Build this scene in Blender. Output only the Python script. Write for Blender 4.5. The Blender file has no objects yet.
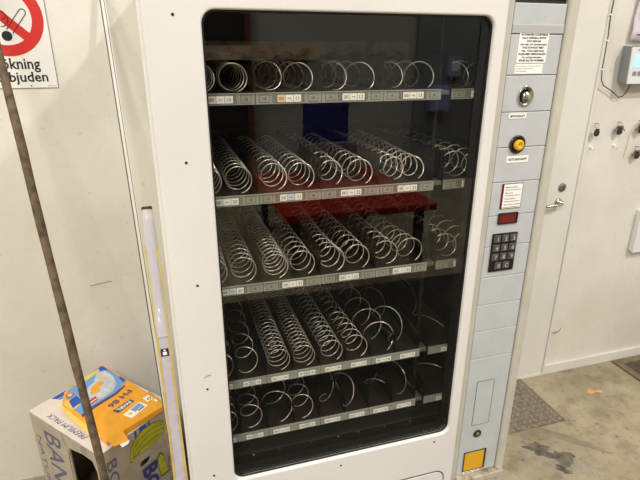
import bpy, bmesh, math, random
from mathutils import Matrix, Vector
random.seed(7)
C = bpy.context.scene.collection
PI = math.pi
V = Vector

# ------------------------------------------------------------------ materials
def lin(c):
    return tuple(((v/255)/12.92 if v/255 <= .04045 else ((v/255+.055)/1.055)**2.4) for v in c) + (1,)

def mat(name, rgb, rough=.5, metal=0, noise=0, nscale=8, bump=0, bscale=60, dark=None, detail=4, spec=.5, coat=0):
    m = bpy.data.materials.new(name); m.use_nodes = True
    nt = m.node_tree; b = nt.nodes['Principled BSDF']
    b.inputs['Base Color'].default_value = lin(rgb)
    b.inputs['Roughness'].default_value = rough
    b.inputs['Metallic'].default_value = metal
    b.inputs['Specular IOR Level'].default_value = spec
    b.inputs['Coat Weight'].default_value = coat
    tc = nt.nodes.new('ShaderNodeTexCoord')
    if noise or dark:
        n = nt.nodes.new('ShaderNodeTexNoise'); n.inputs['Scale'].default_value = nscale
        n.inputs['Detail'].default_value = detail
        nt.links.new(tc.outputs['Object'], n.inputs['Vector'])
        r = nt.nodes.new('ShaderNodeValToRGB')
        d = dark or tuple(max(0, v*(1-noise)) for v in rgb)
        r.color_ramp.elements[0].position = .32; r.color_ramp.elements[0].color = lin(d)
        r.color_ramp.elements[1].position = .62; r.color_ramp.elements[1].color = lin(rgb)
        nt.links.new(n.outputs['Fac'], r.inputs['Fac'])
        nt.links.new(r.outputs['Color'], b.inputs['Base Color'])
    if bump:
        n2 = nt.nodes.new('ShaderNodeTexNoise'); n2.inputs['Scale'].default_value = bscale
        n2.inputs['Detail'].default_value = 5
        nt.links.new(tc.outputs['Object'], n2.inputs['Vector'])
        bp = nt.nodes.new('ShaderNodeBump'); bp.inputs['Strength'].default_value = bump
        bp.inputs['Distance'].default_value = .004
        nt.links.new(n2.outputs['Fac'], bp.inputs['Height'])
        nt.links.new(bp.outputs['Normal'], b.inputs['Normal'])
    return m

M = {}
M['enamel'] = mat('white_enamel', (226,223,219), .38, noise=.03, nscale=3)
M['enamel_beige'] = mat('beige_trim', (196,191,177), .5, noise=.05, nscale=14)  # darker beige than the enamel, partly bevel shading
M['panel_grey'] = mat('grey_panel_plastic', (190,193,193), .45, noise=.03, nscale=20)
M['groove'] = mat('dark_gap', (60,58,54), .8)
M['liner'] = mat('dark_liner', (30,26,22), .6, noise=.2, nscale=6)
M['backplate'] = mat('beige_motor_plate', (222,206,172), .5, noise=.2, nscale=20)
M['tray'] = mat('tray_steel', (52,46,40), .35, metal=.4)
M['divider'] = mat('divider_steel', (58,54,50), .2, metal=.8)
M['strip'] = mat('label_strip_grey', (150,151,143), .5)
M['strip_dark'] = mat('label_strip_grey_dark', (88,89,84), .6)
M['wire'] = mat('coil_wire', (215,208,196), .3, metal=.75)
M['card'] = mat('white_card', (244,242,236), .6)
M['card_blue'] = mat('pale_blue_card', (196,208,226), .6)
M['card_orange'] = mat('pale_orange_card', (238,206,170), .6)
M['ink'] = mat('black_ink', (28,26,26), .7)
M['chrome'] = mat('brushed_chrome', (190,186,176), .22, metal=.95)
M['steel_dark'] = mat('dark_steel', (70,66,58), .35, metal=.7)
M['brown_grey'] = mat('brown_grey_cap', (112,104,98), .5)
M['pale_board'] = mat('pale_board', (214,196,162), .7, dark=(120,100,76), nscale=9)
M['band_grey'] = mat('band_grey', (176,177,173), .5)
M['black'] = mat('black_plastic', (24,23,22), .5)
M['rubber'] = mat('black_rubber', (20,19,19), .6)
M['yellow'] = mat('yellow_plastic', (222,166,28), .4)
M['redglass'] = mat('dark_red_window', (110,14,12), .2)
M['key'] = mat('keypad_key', (92,90,88), .35, metal=.4)
M['keyink'] = mat('keypad_print', (180,178,172), .5)
M['worn'] = mat('worn_ledge', (188,176,156), .6, dark=(112,94,74), nscale=30)
M['sign_white'] = mat('sign_white', (232,230,226), .35)
M['sign_red'] = mat('sign_red', (206,44,36), .4)
M['sign_edge'] = mat('sign_grey_line', (120,116,110), .5)
M['wood'] = mat('weathered_wood', (112,96,74), .8, dark=(74,58,42), nscale=40, bump=.6, bscale=90)
M['alu'] = mat('white_profile', (222,218,206), .35)
M['alu_dark_line'] = mat('profile_dark_line', (92,88,84), .5)
M['lilac'] = mat('lilac_profile', (196,188,200), .35, noise=.06, nscale=30)
M['yellowedge'] = mat('yellow_edge_strip', (206,184,96), .45, noise=.1, nscale=30)
M['carton'] = mat('greyish_carton', (178,166,148), .8, noise=.07, nscale=20, bump=.15, bscale=120)
M['carton_brown'] = mat('brown_carton', (104,80,54), .85, noise=.12, nscale=20)
M['carton_white'] = mat('white_carton', (228,218,208), .6, noise=.03, nscale=20)
M['blue_ink'] = mat('dark_blue_print', (42,54,118), .6)
M['blue_print'] = mat('bright_blue_print', (36,84,176), .5)
M['navy_fade'] = mat('faded_navy_print', (92,94,122), .7)
M['banana'] = mat('banana_print', (186,180,38), .6, noise=.12, nscale=40)
M['banana_line'] = mat('banana_outline', (70,78,24), .7)
M['orange'] = mat('orange_print', (242,168,40), .38, noise=.05, nscale=30)
M['orange_light'] = mat('pale_orange_print', (244,196,92), .38)
M['pack_yellow'] = mat('pack_yellow_print', (222,206,96), .4)
M['pack_sky'] = mat('sky_blue_print', (110,160,214), .4)
M['pack_grey'] = mat('bag_picture_grey', (206,210,214), .4, noise=.12, nscale=60)
M['pack_redpr'] = mat('red_print', (186,52,52), .4)
M['pack_purple'] = mat('purple_print', (76,66,110), .4)
M['device_grey'] = mat('device_side_grey', (136,140,146), .5)
M['device_front'] = mat('device_front_white', (226,226,224), .35)
M['cable'] = mat('black_cable', (38,34,32), .6)
M['brass'] = mat('key_brass', (160,142,96), .35, metal=.7)
M['fob'] = mat('black_fob', (40,38,42), .5)
M['poster'] = mat('glossy_poster', (222,214,222), .12, noise=.04, nscale=12)
M['tread'] = mat('tread_plate_steel', (138,126,110), .5, metal=.15, noise=.25, nscale=40)
M['tread_up'] = mat('tread_lozenges', (166,154,138), .4, metal=.2)
M['mat_brown'] = mat('brown_mat', (98,84,64), .95, noise=.3, nscale=40, bump=.8, bscale=200)
M['mat_rim'] = mat('mat_rim', (128,112,86), .8, noise=.2, nscale=20)
M['scrap'] = mat('orange_scrap', (226,170,112), .8, noise=.1)
M['red_paint'] = mat('red_paint', (176,42,28), .4)
M['blue_crate'] = mat('blue_crate', (30,42,128), .45)
M['bluegrey'] = mat('blue_grey_box', (150,160,205), .45)
M['grey_wall'] = mat('grey_hall_wall', (176,175,172), .8, noise=.05, nscale=2)
M['dark_gate'] = mat('dark_gate', (30,27,26), .7)
M['gate_grey'] = mat('gate_grey', (132,136,142), .6, noise=.1, nscale=3)
M['added_mat'] = mat('added_dark_mat', (62,58,52), .9, noise=.2, nscale=30)
M['brown_paint'] = mat('brown_paint', (96,48,36), .6)
M['lamp_house'] = mat('lamp_housing', (210,210,205), .5)
M['scotch'] = mat('grey_steel', (128,126,122), .4, metal=.6)

# wall: old cream paint with fine pitting and soft stains
def wall_mat():
    m = mat('cream_wall_paint', (223,217,202), .65, bump=.4, bscale=50)
    nt = m.node_tree; b = nt.nodes['Principled BSDF']
    tc = [n for n in nt.nodes if n.type == 'TEX_COORD'][0]
    n = nt.nodes.new('ShaderNodeTexNoise'); n.inputs['Scale'].default_value = 2.2; n.inputs['Detail'].default_value = 8
    nt.links.new(tc.outputs['Object'], n.inputs['Vector'])
    r = nt.nodes.new('ShaderNodeValToRGB')
    r.color_ramp.elements[0].position = .3; r.color_ramp.elements[0].color = lin((212,206,192))
    r.color_ramp.elements[1].position = .6; r.color_ramp.elements[1].color = lin((226,222,212))
    nt.links.new(n.outputs['Fac'], r.inputs['Fac'])
    n2 = nt.nodes.new('ShaderNodeTexNoise'); n2.inputs['Scale'].default_value = 38; n2.inputs['Detail'].default_value = 3
    nt.links.new(tc.outputs['Object'], n2.inputs['Vector'])
    r2 = nt.nodes.new('ShaderNodeValToRGB')
    r2.color_ramp.elements[0].position = .28; r2.color_ramp.elements[0].color = lin((205,198,182))
    r2.color_ramp.elements[1].position = .33; r2.color_ramp.elements[1].color = (1,1,1,1)
    nt.links.new(n2.outputs['Fac'], r2.inputs['Fac'])
    mx = nt.nodes.new('ShaderNodeMix'); mx.data_type = 'RGBA'; mx.blend_type = 'MULTIPLY'; mx.inputs[0].default_value = .35
    nt.links.new(r.outputs['Color'], mx.inputs[6]); nt.links.new(r2.outputs['Color'], mx.inputs[7])
    nt.links.new(mx.outputs[2], b.inputs['Base Color'])
    return m
M['wall'] = wall_mat()
M['door_paint'] = mat('white_door_paint', (224,221,213), .5, noise=.03, nscale=4)

def floor_mat():
    m = mat('worn_concrete', (150,140,116), .75, bump=.4, bscale=50)
    nt = m.node_tree; b = nt.nodes['Principled BSDF']
    tc = [n for n in nt.nodes if n.type == 'TEX_COORD'][0]
    def noise(s, d, c0, c1, p0, p1):
        n = nt.nodes.new('ShaderNodeTexNoise'); n.inputs['Scale'].default_value = s; n.inputs['Detail'].default_value = d
        n.inputs['Roughness'].default_value = .65
        nt.links.new(tc.outputs['Object'], n.inputs['Vector'])
        r = nt.nodes.new('ShaderNodeValToRGB')
        r.color_ramp.elements[0].position = p0; r.color_ramp.elements[0].color = lin(c0)
        r.color_ramp.elements[1].position = p1; r.color_ramp.elements[1].color = lin(c1)
        nt.links.new(n.outputs['Fac'], r.inputs['Fac']); return r
    a = noise(3.2, 9, (144,133,109), (176,165,138), .34, .64)
    c = noise(9, 6, (196,190,180), (255,255,255), .36, .5)
    e = noise(34, 5, (150,142,128), (255,255,255), .30, .42)
    mx = nt.nodes.new('ShaderNodeMix'); mx.data_type = 'RGBA'; mx.blend_type = 'MULTIPLY'; mx.inputs[0].default_value = .6
    nt.links.new(a.outputs['Color'], mx.inputs[6]); nt.links.new(c.outputs['Color'], mx.inputs[7])
    m2 = nt.nodes.new('ShaderNodeMix'); m2.data_type = 'RGBA'; m2.blend_type = 'MULTIPLY'; m2.inputs[0].default_value = .7
    nt.links.new(mx.outputs[2], m2.inputs[6]); nt.links.new(e.outputs['Color'], m2.inputs[7])
    nt.links.new(m2.outputs[2], b.inputs['Base Color'])
    return m
M['floor'] = floor_mat()
M['stain'] = mat('black_oil_stain', (122,113,98), .6, dark=(62,58,53), nscale=26)
M['stain_rim'] = mat('pale_stain_rim', (160,150,130), .7, noise=.12, nscale=30)
M['stain_soft'] = mat('brown_stain', (146,134,112), .7, noise=.14, nscale=24)

def glass_mat(name, tint, ior, rough=0):
    m = bpy.data.materials.new(name); m.use_nodes = True
    nt = m.node_tree; nt.nodes.clear()
    o = nt.nodes.new('ShaderNodeOutputMaterial'); t = nt.nodes.new('ShaderNodeBsdfTransparent')
    t.inputs['Color'].default_value = (tint, tint, tint*.97, 1)
    g = nt.nodes.new('ShaderNodeBsdfGlossy'); g.inputs['Roughness'].default_value = rough
    lw = nt.nodes.new('ShaderNodeLayerWeight'); lw.inputs['Blend'].default_value = .5
    pw = nt.nodes.new('ShaderNodeMath'); pw.operation = 'POWER'; pw.inputs[1].default_value = 5
    f = nt.nodes.new('ShaderNodeMath'); f.operation = 'MULTIPLY_ADD'; f.inputs[1].default_value = 1-ior; f.inputs[2].default_value = ior
    nt.links.new(lw.outputs['Facing'], pw.inputs[0]); nt.links.new(pw.outputs[0], f.inputs[0])
    x = nt.nodes.new('ShaderNodeMixShader')
    nt.links.new(f.outputs[0], x.inputs[0]); nt.links.new(t.outputs[0], x.inputs[1]); nt.links.new(g.outputs[0], x.inputs[2])
    nt.links.new(x.outputs[0], o.inputs['Surface'])
    return m
M['glass'] = glass_mat('tinted_window_glass', .97, .041)
def film_mat():
    m = mat('clear_plastic_film', (235,232,236), .15)
    m.node_tree.nodes['Principled BSDF'].inputs['Alpha'].default_value = .45
    return m
M['film'] = film_mat()
def emis(name, rgb, s):
    m = bpy.data.materials.new(name); m.use_nodes = True
    b = m.node_tree.nodes['Principled BSDF']; b.inputs['Base Color'].default_value = lin(rgb)
    b.inputs['Emission Color'].default_value = lin(rgb); b.inputs['Emission Strength'].default_value = s
    return m
M['lcd'] = emis('lcd_screen', (172,206,236), .55)

# ------------------------------------------------------------------ mesh builder
def rnd_rect(x0, x1, y0, y1, r, n=6):
    out = []
    for cx, cy, a in ((x1-r, y1-r, 0), (x0+r, y1-r, PI/2), (x0+r, y0+r, PI), (x1-r, y0+r, 1.5*PI)):
        for k in range(n+1):
            t = a + PI/2*k/n; out.append((cx+r*math.cos(t), cy+r*math.sin(t)))
    return out
def circle(cx, cy, r, n=32, sy=1):
    return [(cx+r*math.cos(2*PI*k/n), cy+r*sy*math.sin(2*PI*k/n)) for k in range(n)]
def rect(x0, x1, y0, y1): return [(x0,y0),(x1,y0),(x1,y1),(x0,y1)]
def front(y): return Matrix.Translation((0,y,0)) @ Matrix.Rotation(PI/2, 4, 'X')     # local xy -> world xz, facing the room (-y)

class MB:
    def __init__(s): s.v=[]; s.f=[]; s.m=[]; s.mats=[]; s.sm=[]
    def mi(s, m):
        if m not in s.mats: s.mats.append(m)
        return s.mats.index(m)
    def raw(s, vs, fs, m, smooth=False, T=None):
        k = len(s.v); i = s.mi(m)
        for p in vs: s.v.append(T @ V(p) if T is not None else V(p))
        for f in fs: s.f.append([k+j for j in f]); s.m.append(i); s.sm.append(smooth)
        return s
    def mesh(s, me, m, T=None, smooth=False):
        s.raw([v.co.copy() for v in me.vertices], [list(p.vertices) for p in me.polygons], m, smooth, T)
        bpy.data.meshes.remove(me); return s
    def box(s, x0,x1,y0,y1,z0,z1, m, bev=0, T=None, seg=2):
        bm = bmesh.new(); bmesh.ops.create_cube(bm, size=1)
        bmesh.ops.scale(bm, vec=(x1-x0,y1-y0,z1-z0), verts=bm.verts)
        bmesh.ops.translate(bm, vec=((x0+x1)/2,(y0+y1)/2,(z0+z1)/2), verts=bm.verts)
        if bev: bmesh.ops.bevel(bm, geom=bm.edges[:], offset=bev, segments=seg, affect='EDGES', profile=.5)
        me = bpy.data.meshes.new('t'); bm.to_mesh(me); bm.free()
        return s.mesh(me, m, T)
    def tube(s, pts, r, m, n=6, closed=False, T=None):
        pts = [V(p) for p in pts]; N = len(pts); vs=[]; fs=[]
        up = None
        for i, p in enumerate(pts):
            a = pts[(i-1) % N] if (closed or i>0) else p; b = pts[(i+1) % N] if (closed or i<N-1) else p
            t = (b-a).normalized()
            if up is None: up = t.orthogonal().normalized()
            up = (up - t*up.dot(t)).normalized(); w = t.cross(up)
            rr = r[i] if isinstance(r, (list,tuple)) else r
            for k in range(n):
                c = 2*PI*k/n; vs.append(p + up*(math.cos(c)*rr) + w*(math.sin(c)*rr))
        for i in range(N if closed else N-1):
            j = (i+1) % N
            for k in range(n): fs.append([i*n+k, j*n+k, j*n+(k+1)%n, i*n+(k+1)%n][::-1])
        if not closed: fs.append(list(range(n))); fs.append([(N-1)*n+k for k in range(n)][::-1])
        return s.raw(vs, fs, m, True, T)
    def cyl(s, p0, p1, r, m, n=20, r2=None):
        return s.tube([p0, p1], [r, r if r2 is None else r2], m, n).flat(n)
    def flat(s, n):
        s.sm[-1] = False; s.sm[-2] = False; return s
    def lathe(s, prof, m, T, n=28):
        vs=[]; fs=[]
        for r, z in prof:
            for k in range(n): vs.append((r*math.cos(2*PI*k/n), r*math.sin(2*PI*k/n), z))
        for i in range(len(prof)-1):
            for k in range(n): fs.append([i*n+k, i*n+(k+1)%n, (i+1)*n+(k+1)%n, (i+1)*n+k])
        fs.append(list(range(n))[::-1]); fs.append([(len(prof)-1)*n+k for k in range(n)])
        return s.raw(vs, fs, m, True, T)
    def shape(s, polys, depth, m, T, bev=0):      # local z from 0 to depth, holes by even-odd
        cu = bpy.data.curves.new('t','CURVE'); cu.dimensions = '2D'; cu.fill_mode = 'BOTH'
        cu.extrude = depth/2 - bev; cu.bevel_depth = bev; cu.bevel_resolution = 2; cu.offset = -bev
        for P in polys:
            sp = cu.splines.new('POLY'); sp.points.add(len(P)-1); sp.use_cyclic_u = True
            for k, (x, y) in enumerate(P): sp.points[k].co = (x, y, 0, 1)
        o = bpy.data.objects.new('t', cu); C.objects.link(o); bpy.context.view_layer.update()
        me = bpy.data.meshes.new_from_object(o.evaluated_get(bpy.context.evaluated_depsgraph_get()))
        bpy.data.objects.remove(o); bpy.data.curves.remove(cu)
        return s.mesh(me, m, T @ Matrix.Translation((0,0,depth/2)))
    def text(s, txt, m, T, cx, cy, w=None, h=None, depth=.0006, align='C', shear=0, bold=0):
        cu = bpy.data.curves.new('t','FONT'); cu.body = txt; cu.size = 1; cu.resolution_u = 2; cu.shear = shear; cu.offset = bold
        o = bpy.data.objects.new('t', cu); C.objects.link(o); bpy.context.view_layer.update()
        me = bpy.data.meshes.new_from_object(o.evaluated_get(bpy.context.evaluated_depsgraph_get()))
        bpy.data.objects.remove(o); bpy.data.curves.remove(cu)
        xs = [v.co.x for v in me.vertices]; ys = [v.co.y for v in me.vertices]
        x0,x1,y0,y1 = min(xs),max(xs),min(ys),max(ys)
        sx = w/(x1-x0) if w else None; sy = h/(y1-y0) if h else None
        sx = sx or sy; sy = sy or sx
        ox = {'C': (x0+x1)/2, 'R': x1, 'L': x0}[align]; 
        k = len(s.v); i = s.mi(m)
        pol = [list(p.vertices) for p in me.polygons]; co = [v.co.copy() for v in me.vertices]
        bpy.data.meshes.remove(me)
        n = len(co)
        f = lambda c, z: T @ V(((c.x-ox)*sx+cx, (c.y-(y0+y1)/2)*sy+cy, z))
        for c in co: s.v.append(f(c, depth))
        for p in pol: s.f.append([k+j for j in p]); s.m.append(i); s.sm.append(False)
        return s
    def build(s, name, parent=None, root=None):
        me = bpy.data.meshes.new(name)
        W = parent['_w'] if parent is not None and '_w' in parent else None
        off = V(W) if W is not None else V((0,0,0))
        me.from_pydata([v-off for v in s.v], [], s.f)
        for m in s.mats: me.materials.append(M[m])
        me.polygons.foreach_set('material_index', s.m); me.polygons.foreach_set('use_smooth', s.sm)
        bm = bmesh.new(); bm.from_mesh(me)
        me.update()
        bm.free()
        o = bpy.data.objects.new(name, me); C.objects.link(o)
        if parent is not None:
            o.parent = parent; o['_w'] = list(off)
        return o
def thing(name, label, cat, loc, group=None):
    o = bpy.data.objects.new(name, None); C.objects.link(o); o.location = loc; o.empty_display_size = .05
    o['label'] = label; o['category'] = cat; o['_w'] = list(loc)
    if group: o['group'] = group
    return o
def tag(o, label, cat, group=None):
    o['label'] = label; o['category'] = cat
    if group: o['group'] = group
    # origin to the base of the mesh
    me = o.data; xs = [v.co for v in me.vertices]
    b = V((sum(v.x for v in xs)/len(xs), sum(v.y for v in xs)/len(xs), min(v.z for v in xs)))
    me.transform(Matrix.Translation(-b)); o.location = b; o['_w'] = list(b)
    return o
def struct(name, mb):
    o = mb.build(name); o['kind'] = 'structure'; return o

WY = 1.87          # the wall behind the machine
# ------------------------------------------------------------------ setting
struct('floor', MB().box(-4,6,-4.2,WY+.3,-.1,0,'floor'))
struct('ceiling', MB().box(-4,6,-4.2,WY+.3,4.8,4.9,'grey_wall'))
# back wall with the door opening cut out (door from x .86 to 1.77, up to 2.08)
DX0, DX1, DH = .90, 1.822, 2.1
struct('wall_back', MB().shape([[(-4,0),(DX0,0),(DX0,DH),(DX1,DH),(DX1,0),(6,0),(6,4.8),(-4,4.8)]], .15, 'wall', front(WY+.15)))
struct('wall_left', MB().box(-4.15,-4,-4.2,WY+.15,0,4.8,'wall'))
struct('wall_right', MB().box(6,6.15,-4.2,WY+.15,0,4.8,'wall'))
struct('wall_front', MB().box(-4,6,-4.2,-4.0,0,4.8,'grey_wall'))
# white door behind the machine's right side, with its frame
d = MB().box(DX0+.0015,DX1-.0004,WY-.008,WY+.035,.012,DH-.002,'door_paint',.0015)
door = struct('door_1', d)
door['_w'] = [0,0,0]
fr = MB()
fr.shape([[(DX0-.05,0),(DX0,0),(DX0,DH),(DX1,DH),(DX1,0),(DX1+.011,0),(DX1+.011,DH+.06),(DX0-.05,DH+.06)]], .016, 'door_paint', front(WY), .003)
fr.box(DX0,DX1,WY-.012,WY+.03,0,.012,'door_paint')
fro = fr.build('door_frame', door)
h = MB()
h.lathe([(.017,0),(.017,.004),(.014,.006),(.009,.007),(.009,.03)], 'chrome', Matrix.Translation((1.733,WY-.008,.985)) @ Matrix.Rotation(PI/2,4,'X'))
h.tube([(1.736,WY-.036,.983),(1.726,WY-.04,.982),(1.706,WY-.042,.979),(1.653,WY-.042,.976),(1.643,WY-.036,.975)], [.007,.008,.0075,.0065,.006], 'chrome', 10)
h.build('door_handle', door)
l = MB().lathe([(.02,0),(.02,.005),(.017,.008),(.010,.009)], 'scotch', Matrix.Translation((1.742,WY-.008,1.053)) @ Matrix.Rotation(PI/2,4,'X'))
l.box(1.7405,1.7435,WY-.019,WY-.0165,1.045,1.061,'ink')
l.build('door_lock', door)
struct('baseboard_back', MB().box(1.834,6,WY-.014,WY,0,.058,'door_paint',.003))

# steel tread plate let into the floor in front of the door
t = MB().box(.92,1.688,1.522,1.86,0,.003,'tread')
for i in range(26):
    for j in range(12):
        x = .94+i*.029; y = 1.536+j*.028
        a = PI/4 if (i+j) % 2 else -PI/4
        if x < 1.675 and y < 1.85:
            T = Matrix.Translation((x,y,.003)) @ Matrix.Rotation(a,4,'Z')
            t.raw([(-.011,0,0),(0,-.003,0),(.011,0,0),(0,.003,0),(-.006,0,.0018),(.006,0,.0018)],
                  [[0,1,5,4],[1,2,5],[2,3,4,5],[3,0,4]], 'tread_up', False, T)
tag(t.build('tread_plate'), 'worn steel tread plate set in the floor in front of the white door', 'floor plate')
# brown mat in its rim at the right edge
mt = thing('entrance_mat', 'dark brown mat in a raised rim on the floor by the right wall', 'mat', (2.7,1.5,0))
MB().shape([rect(2.285,3.2,1.0,1.845), rect(2.325,3.16,1.04,1.805)], .012, 'mat_rim', Matrix.Translation((0,0,0)), .003).build('rim', mt)
MB().box(2.325,3.16,1.04,1.805,0,.006,'mat_brown').build('pile', mt)

def blob(cx, cy, rx, ry, ang, z, m, n=44, seed=0, amp=.25):
    rs = random.Random(seed); ph = [rs.uniform(0,6.28) for _ in range(5)]
    P = []
    for k in range(n):
        a = 2*PI*k/n
        q = 1 + amp*(.5*math.sin(2*a+ph[0])+.35*math.sin(3*a+ph[1])+.3*math.sin(5*a+ph[2])+.2*math.sin(9*a+ph[3])+.15*math.sin(13*a+ph[4]))
        x = rx*q*math.cos(a); y = ry*q*math.sin(a)
        P.append((cx+x*math.cos(ang)-y*math.sin(ang), cy+x*math.sin(ang)+y*math.cos(ang)))
    return P
def stain(polys, m, z, name, label):
    b = MB()
    for p in polys: b.shape([p], .0006, m, Matrix.Translation((0,0,z)))
    return tag(b.build(name), label, 'stain')
s1 = MB()
s1.shape([blob(1.475,1.33,.13,.065,-.75,0,'',seed=3)], .0005, 'stain_rim', Matrix.Identity(4))
s1.shape([blob(1.44,1.40,.06,.035,-.5,0,'',seed=5,amp=.5)], .0009, 'stain', Matrix.Identity(4))
s1.shape([blob(1.505,1.33,.055,.035,-.6,0,'',seed=6,amp=.4)], .0010, 'stain', Matrix.Identity(4))
s1.shape([blob(1.46,1.28,.03,.02,-.8,0,'',seed=9,amp=.4)], .0009, 'stain', Matrix.Identity(4))
tag(s1.build('oil_stain'), 'black oily stain with pale rim on the concrete beside the machine', 'stain')
s2 = MB()
s2.shape([blob(1.60,1.43,.16,.022,-.75,0,'',seed=12,amp=.4)], .0005, 'stain_soft', Matrix.Identity(4))
tag(s2.build('floor_stain'), 'faint brown streak on the concrete below the tread plate corner', 'stain')
sc = MB().raw([(1.945,1.665,.001),(1.975,1.69,.006),(1.99,1.665,.002),(2.03,1.655,.007),(2.02,1.64,.001),(1.985,1.65,.004),(1.96,1.645,.001)],
              [[0,6,5,1],[1,5,2],[2,5,4,3]], 'scrap')
o = tag(sc.build('paper_scrap'), 'small torn orange scrap lying on the concrete floor', 'litter')
so = o.modifiers.new('s','SOLIDIFY'); so.thickness = .001

# ------------------------------------------------------------------ vending machine
vm = thing('vending_machine', 'large white glass-front vending machine with rows of empty wire spirals', 'vending machine', (.43,1.42,0))
X0, X1 = -.020, .890
body = MB()
body.box(-.028,.012,1.032,1.850,.06,1.83,'enamel',.004)
body.box(.762,.892,1.032,1.850,.06,1.83,'enamel',.004)
body.box(.012,.762,1.032,1.850,1.775,1.83,'enamel')
body.box(.012,.762,1.63,1.850,.06,1.775,'enamel')
body.box(.012,.762,1.032,1.63,.06,.575,'enamel')
for x in (.05,.81):
    for y in (1.1,1.8): body.cyl((x,y,0),(x,y,.062),.022,'black')
body.build('cabinet', vm)
lin_ = MB()
lin_.box(.0121,.02,1.034,1.63,.575,1.775,'liner'); lin_.box(.754,.7619,1.034,1.63,.575,1.775,'liner')
lin_.box(.02,.754,1.034,1.63,1.765,1.7749,'liner'); lin_.box(.02,.754,1.60,1.6299,.575,1.765,'liner')
lin_.box(.02,.754,1.034,1.60,.5751,.585,'liner')
lin_.build('interior_liner', vm)

# door frame with rounded window opening
WX0, WX1, WZ0, WZ1 = .080, .684, .634, 1.717
df = MB()
df.shape([rnd_rect(X0,.712,.12,1.83,.02), rnd_rect(WX0,WX1,WZ0,WZ1,.026,8)], .047, 'enamel', front(1.032), .004)
dfo = df.build('door_front', vm)
g = MB().shape([rnd_rect(WX0-.006,WX1+.006,WZ0-.006,WZ1+.006,.03,8), rnd_rect(WX0+.003,WX1-.003,WZ0+.003,WZ1-.003,.025,8)], .032, 'rubber', front(1.0335))
g.shape([rnd_rect(WX0-.004,WX1+.004,WZ0-.004,WZ1+.004,.029,8), rnd_rect(WX0+.0035,WX1-.0035,WZ0+.0035,WZ1-.0035,.0245,8)], .003, 'rubber', front(.9972))
g.build('window_gasket', vm)
MB().box(WX0-.003,WX1+.003,.9975,1.0000,WZ0-.003,WZ1+.003,'glass').build('window_glass', vm)
for x, z in ((.032,1.446),(.032,1.185),(.033,.923),(.030,.668),(.032,1.707),(.361,.606),(.640,.612),(.12,.598)):
    MB().lathe([(.0028,0),(.0028,.0012),(.0015,.0018)], 'ink', Matrix.Translation((x,.9855,z)) @ Matrix.Rotation(PI/2,4,'X'), 10).build('screw', vm)
sm = MB().tube([(.028,.9848,.955),(.036,.9848,.959),(.044,.9848,.960)], .0009, 'scotch', 5)
sm.build('scratch_mark', vm)
# delivery flap outline below the window
fl = MB()
fl.shape([rnd_rect(.10,.684,.16,.502,.03), rnd_rect(.104,.680,.164,.498,.027)], .0015, 'scotch', front(.985))
fl.shape([rnd_rect(.104,.680,.164,.498,.027)], .003, 'enamel', front(.985), .001)
fl.build('delivery_flap', vm)

# trims right of the door and control column
tr = MB()
tr.box(.7125,.731,.992,1.032,.12,1.83,'enamel_beige',.003)  # shading of the receding bevel is put into this beige
tr.build('column_edge_trim', vm)
tr = MB().box(.8685,.893,.986,1.032,.12,1.83,'enamel_beige',.005)
tr.build('right_edge_trim', vm)
cp = MB()
zs = [1.745,1.683,1.598,1.518,1.437,1.354,1.270,1.189,1.104,1.025,.946,.859,.45]
cp.box(.731,.868,1.003,1.032,.12,1.83,'groove')
for a, b in zip(zs[:-1], zs[1:]): cp.box(.7325,.8660,.994,1.003,b+.0006,a-.0006,'panel_grey',.0015)
cp.box(.7325,.8660,.9935,1.003,1.757,1.828,'brown_grey',.002)
cp.box(.7325,.8660,.9925,1.003,1.6845,1.702,'band_grey',.0008)
cpo = cp.build('control_column', vm)
F = front(.9938)
# sticker with notice
st = MB().shape([rect(.753,.829,1.624,1.686)], .0008, 'card', F)
lines = ['AUTOMATEN ACCEPTERAR','ALLA SVENSKA MYNT','OCH SEDLAR','VID FEL PÅ MASKINEN','TAG KONTAKT MED','TEL. FÖR SERVICE','ELLER MED PERSONALEN','PÅ AVDELNINGEN','ANGE ALLTID NUMMER']
for i, s in enumerate(lines): st.text(s, 'ink', F, .791, 1.682-i*.0066, w=min(.070,.0037*len(s)), h=.0042, depth=.0012, bold=.03)
st.build('notice_sticker', vm)
st = MB().shape([rect(.752,.824,1.601,1.6215)], .0008, 'card', F)
for i, s in enumerate(['Serienummer och typ av maskin','anges vid felanmälan','till service']): st.text(s, 'ink', F, .755, 1.617-i*.005, w=.0022*len(s), h=.0028, depth=.0012, align='L')
st.build('service_sticker', vm)
# coin slot: oval chrome dish with a slit
c = MB().lathe([(.0195,0),(.0205,.002),(.0195,.004),(.017,.003),(.010,-.003),(.004,-.005)][::1], 'chrome', Matrix.Translation((.789,.994,1.553)) @ Matrix.Rotation(PI/2,4,'X') @ Matrix.Scale(1.12,4,(0,1,0)), 32)
c.box(.7765,.7795,.9880,.9930,1.541,1.563,'ink',.001)
c.lathe([(.013,0),(.0125,.003),(.010,.006),(.005,.008),(.001,.0085)], 'chrome', Matrix.Translation((.7905,.994,1.551)) @ Matrix.Rotation(PI/2,4,'X'), 24)
c.build('coin_slot', vm)
def plate(name, x0,x1,z0,z1, txt, hh=.0055, m='card'):
    p = MB().shape([rect(x0,x1,z0,z1)], .0008, m, F); p.text(txt, 'ink', F, (x0+x1)/2, (z0+z1)/2, w=(x1-x0)*.84, h=hh, depth=.0012, bold=.02); p.build(name, vm)
plate('coin_label', .753,.799,1.5035,1.5145, 'MYNTINKAST')
plate('return_label', .762,.822,1.4005,1.4165, 'RETURKNAPP')
b = MB().lathe([(.021,0),(.0215,.003),(.019,.005),(.0165,.004),(.015,.0005)], 'steel_dark', Matrix.Translation((.785,.994,1.444)) @ Matrix.Rotation(PI/2,4,'X'))
bo = b.build('return_button', vm)
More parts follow.
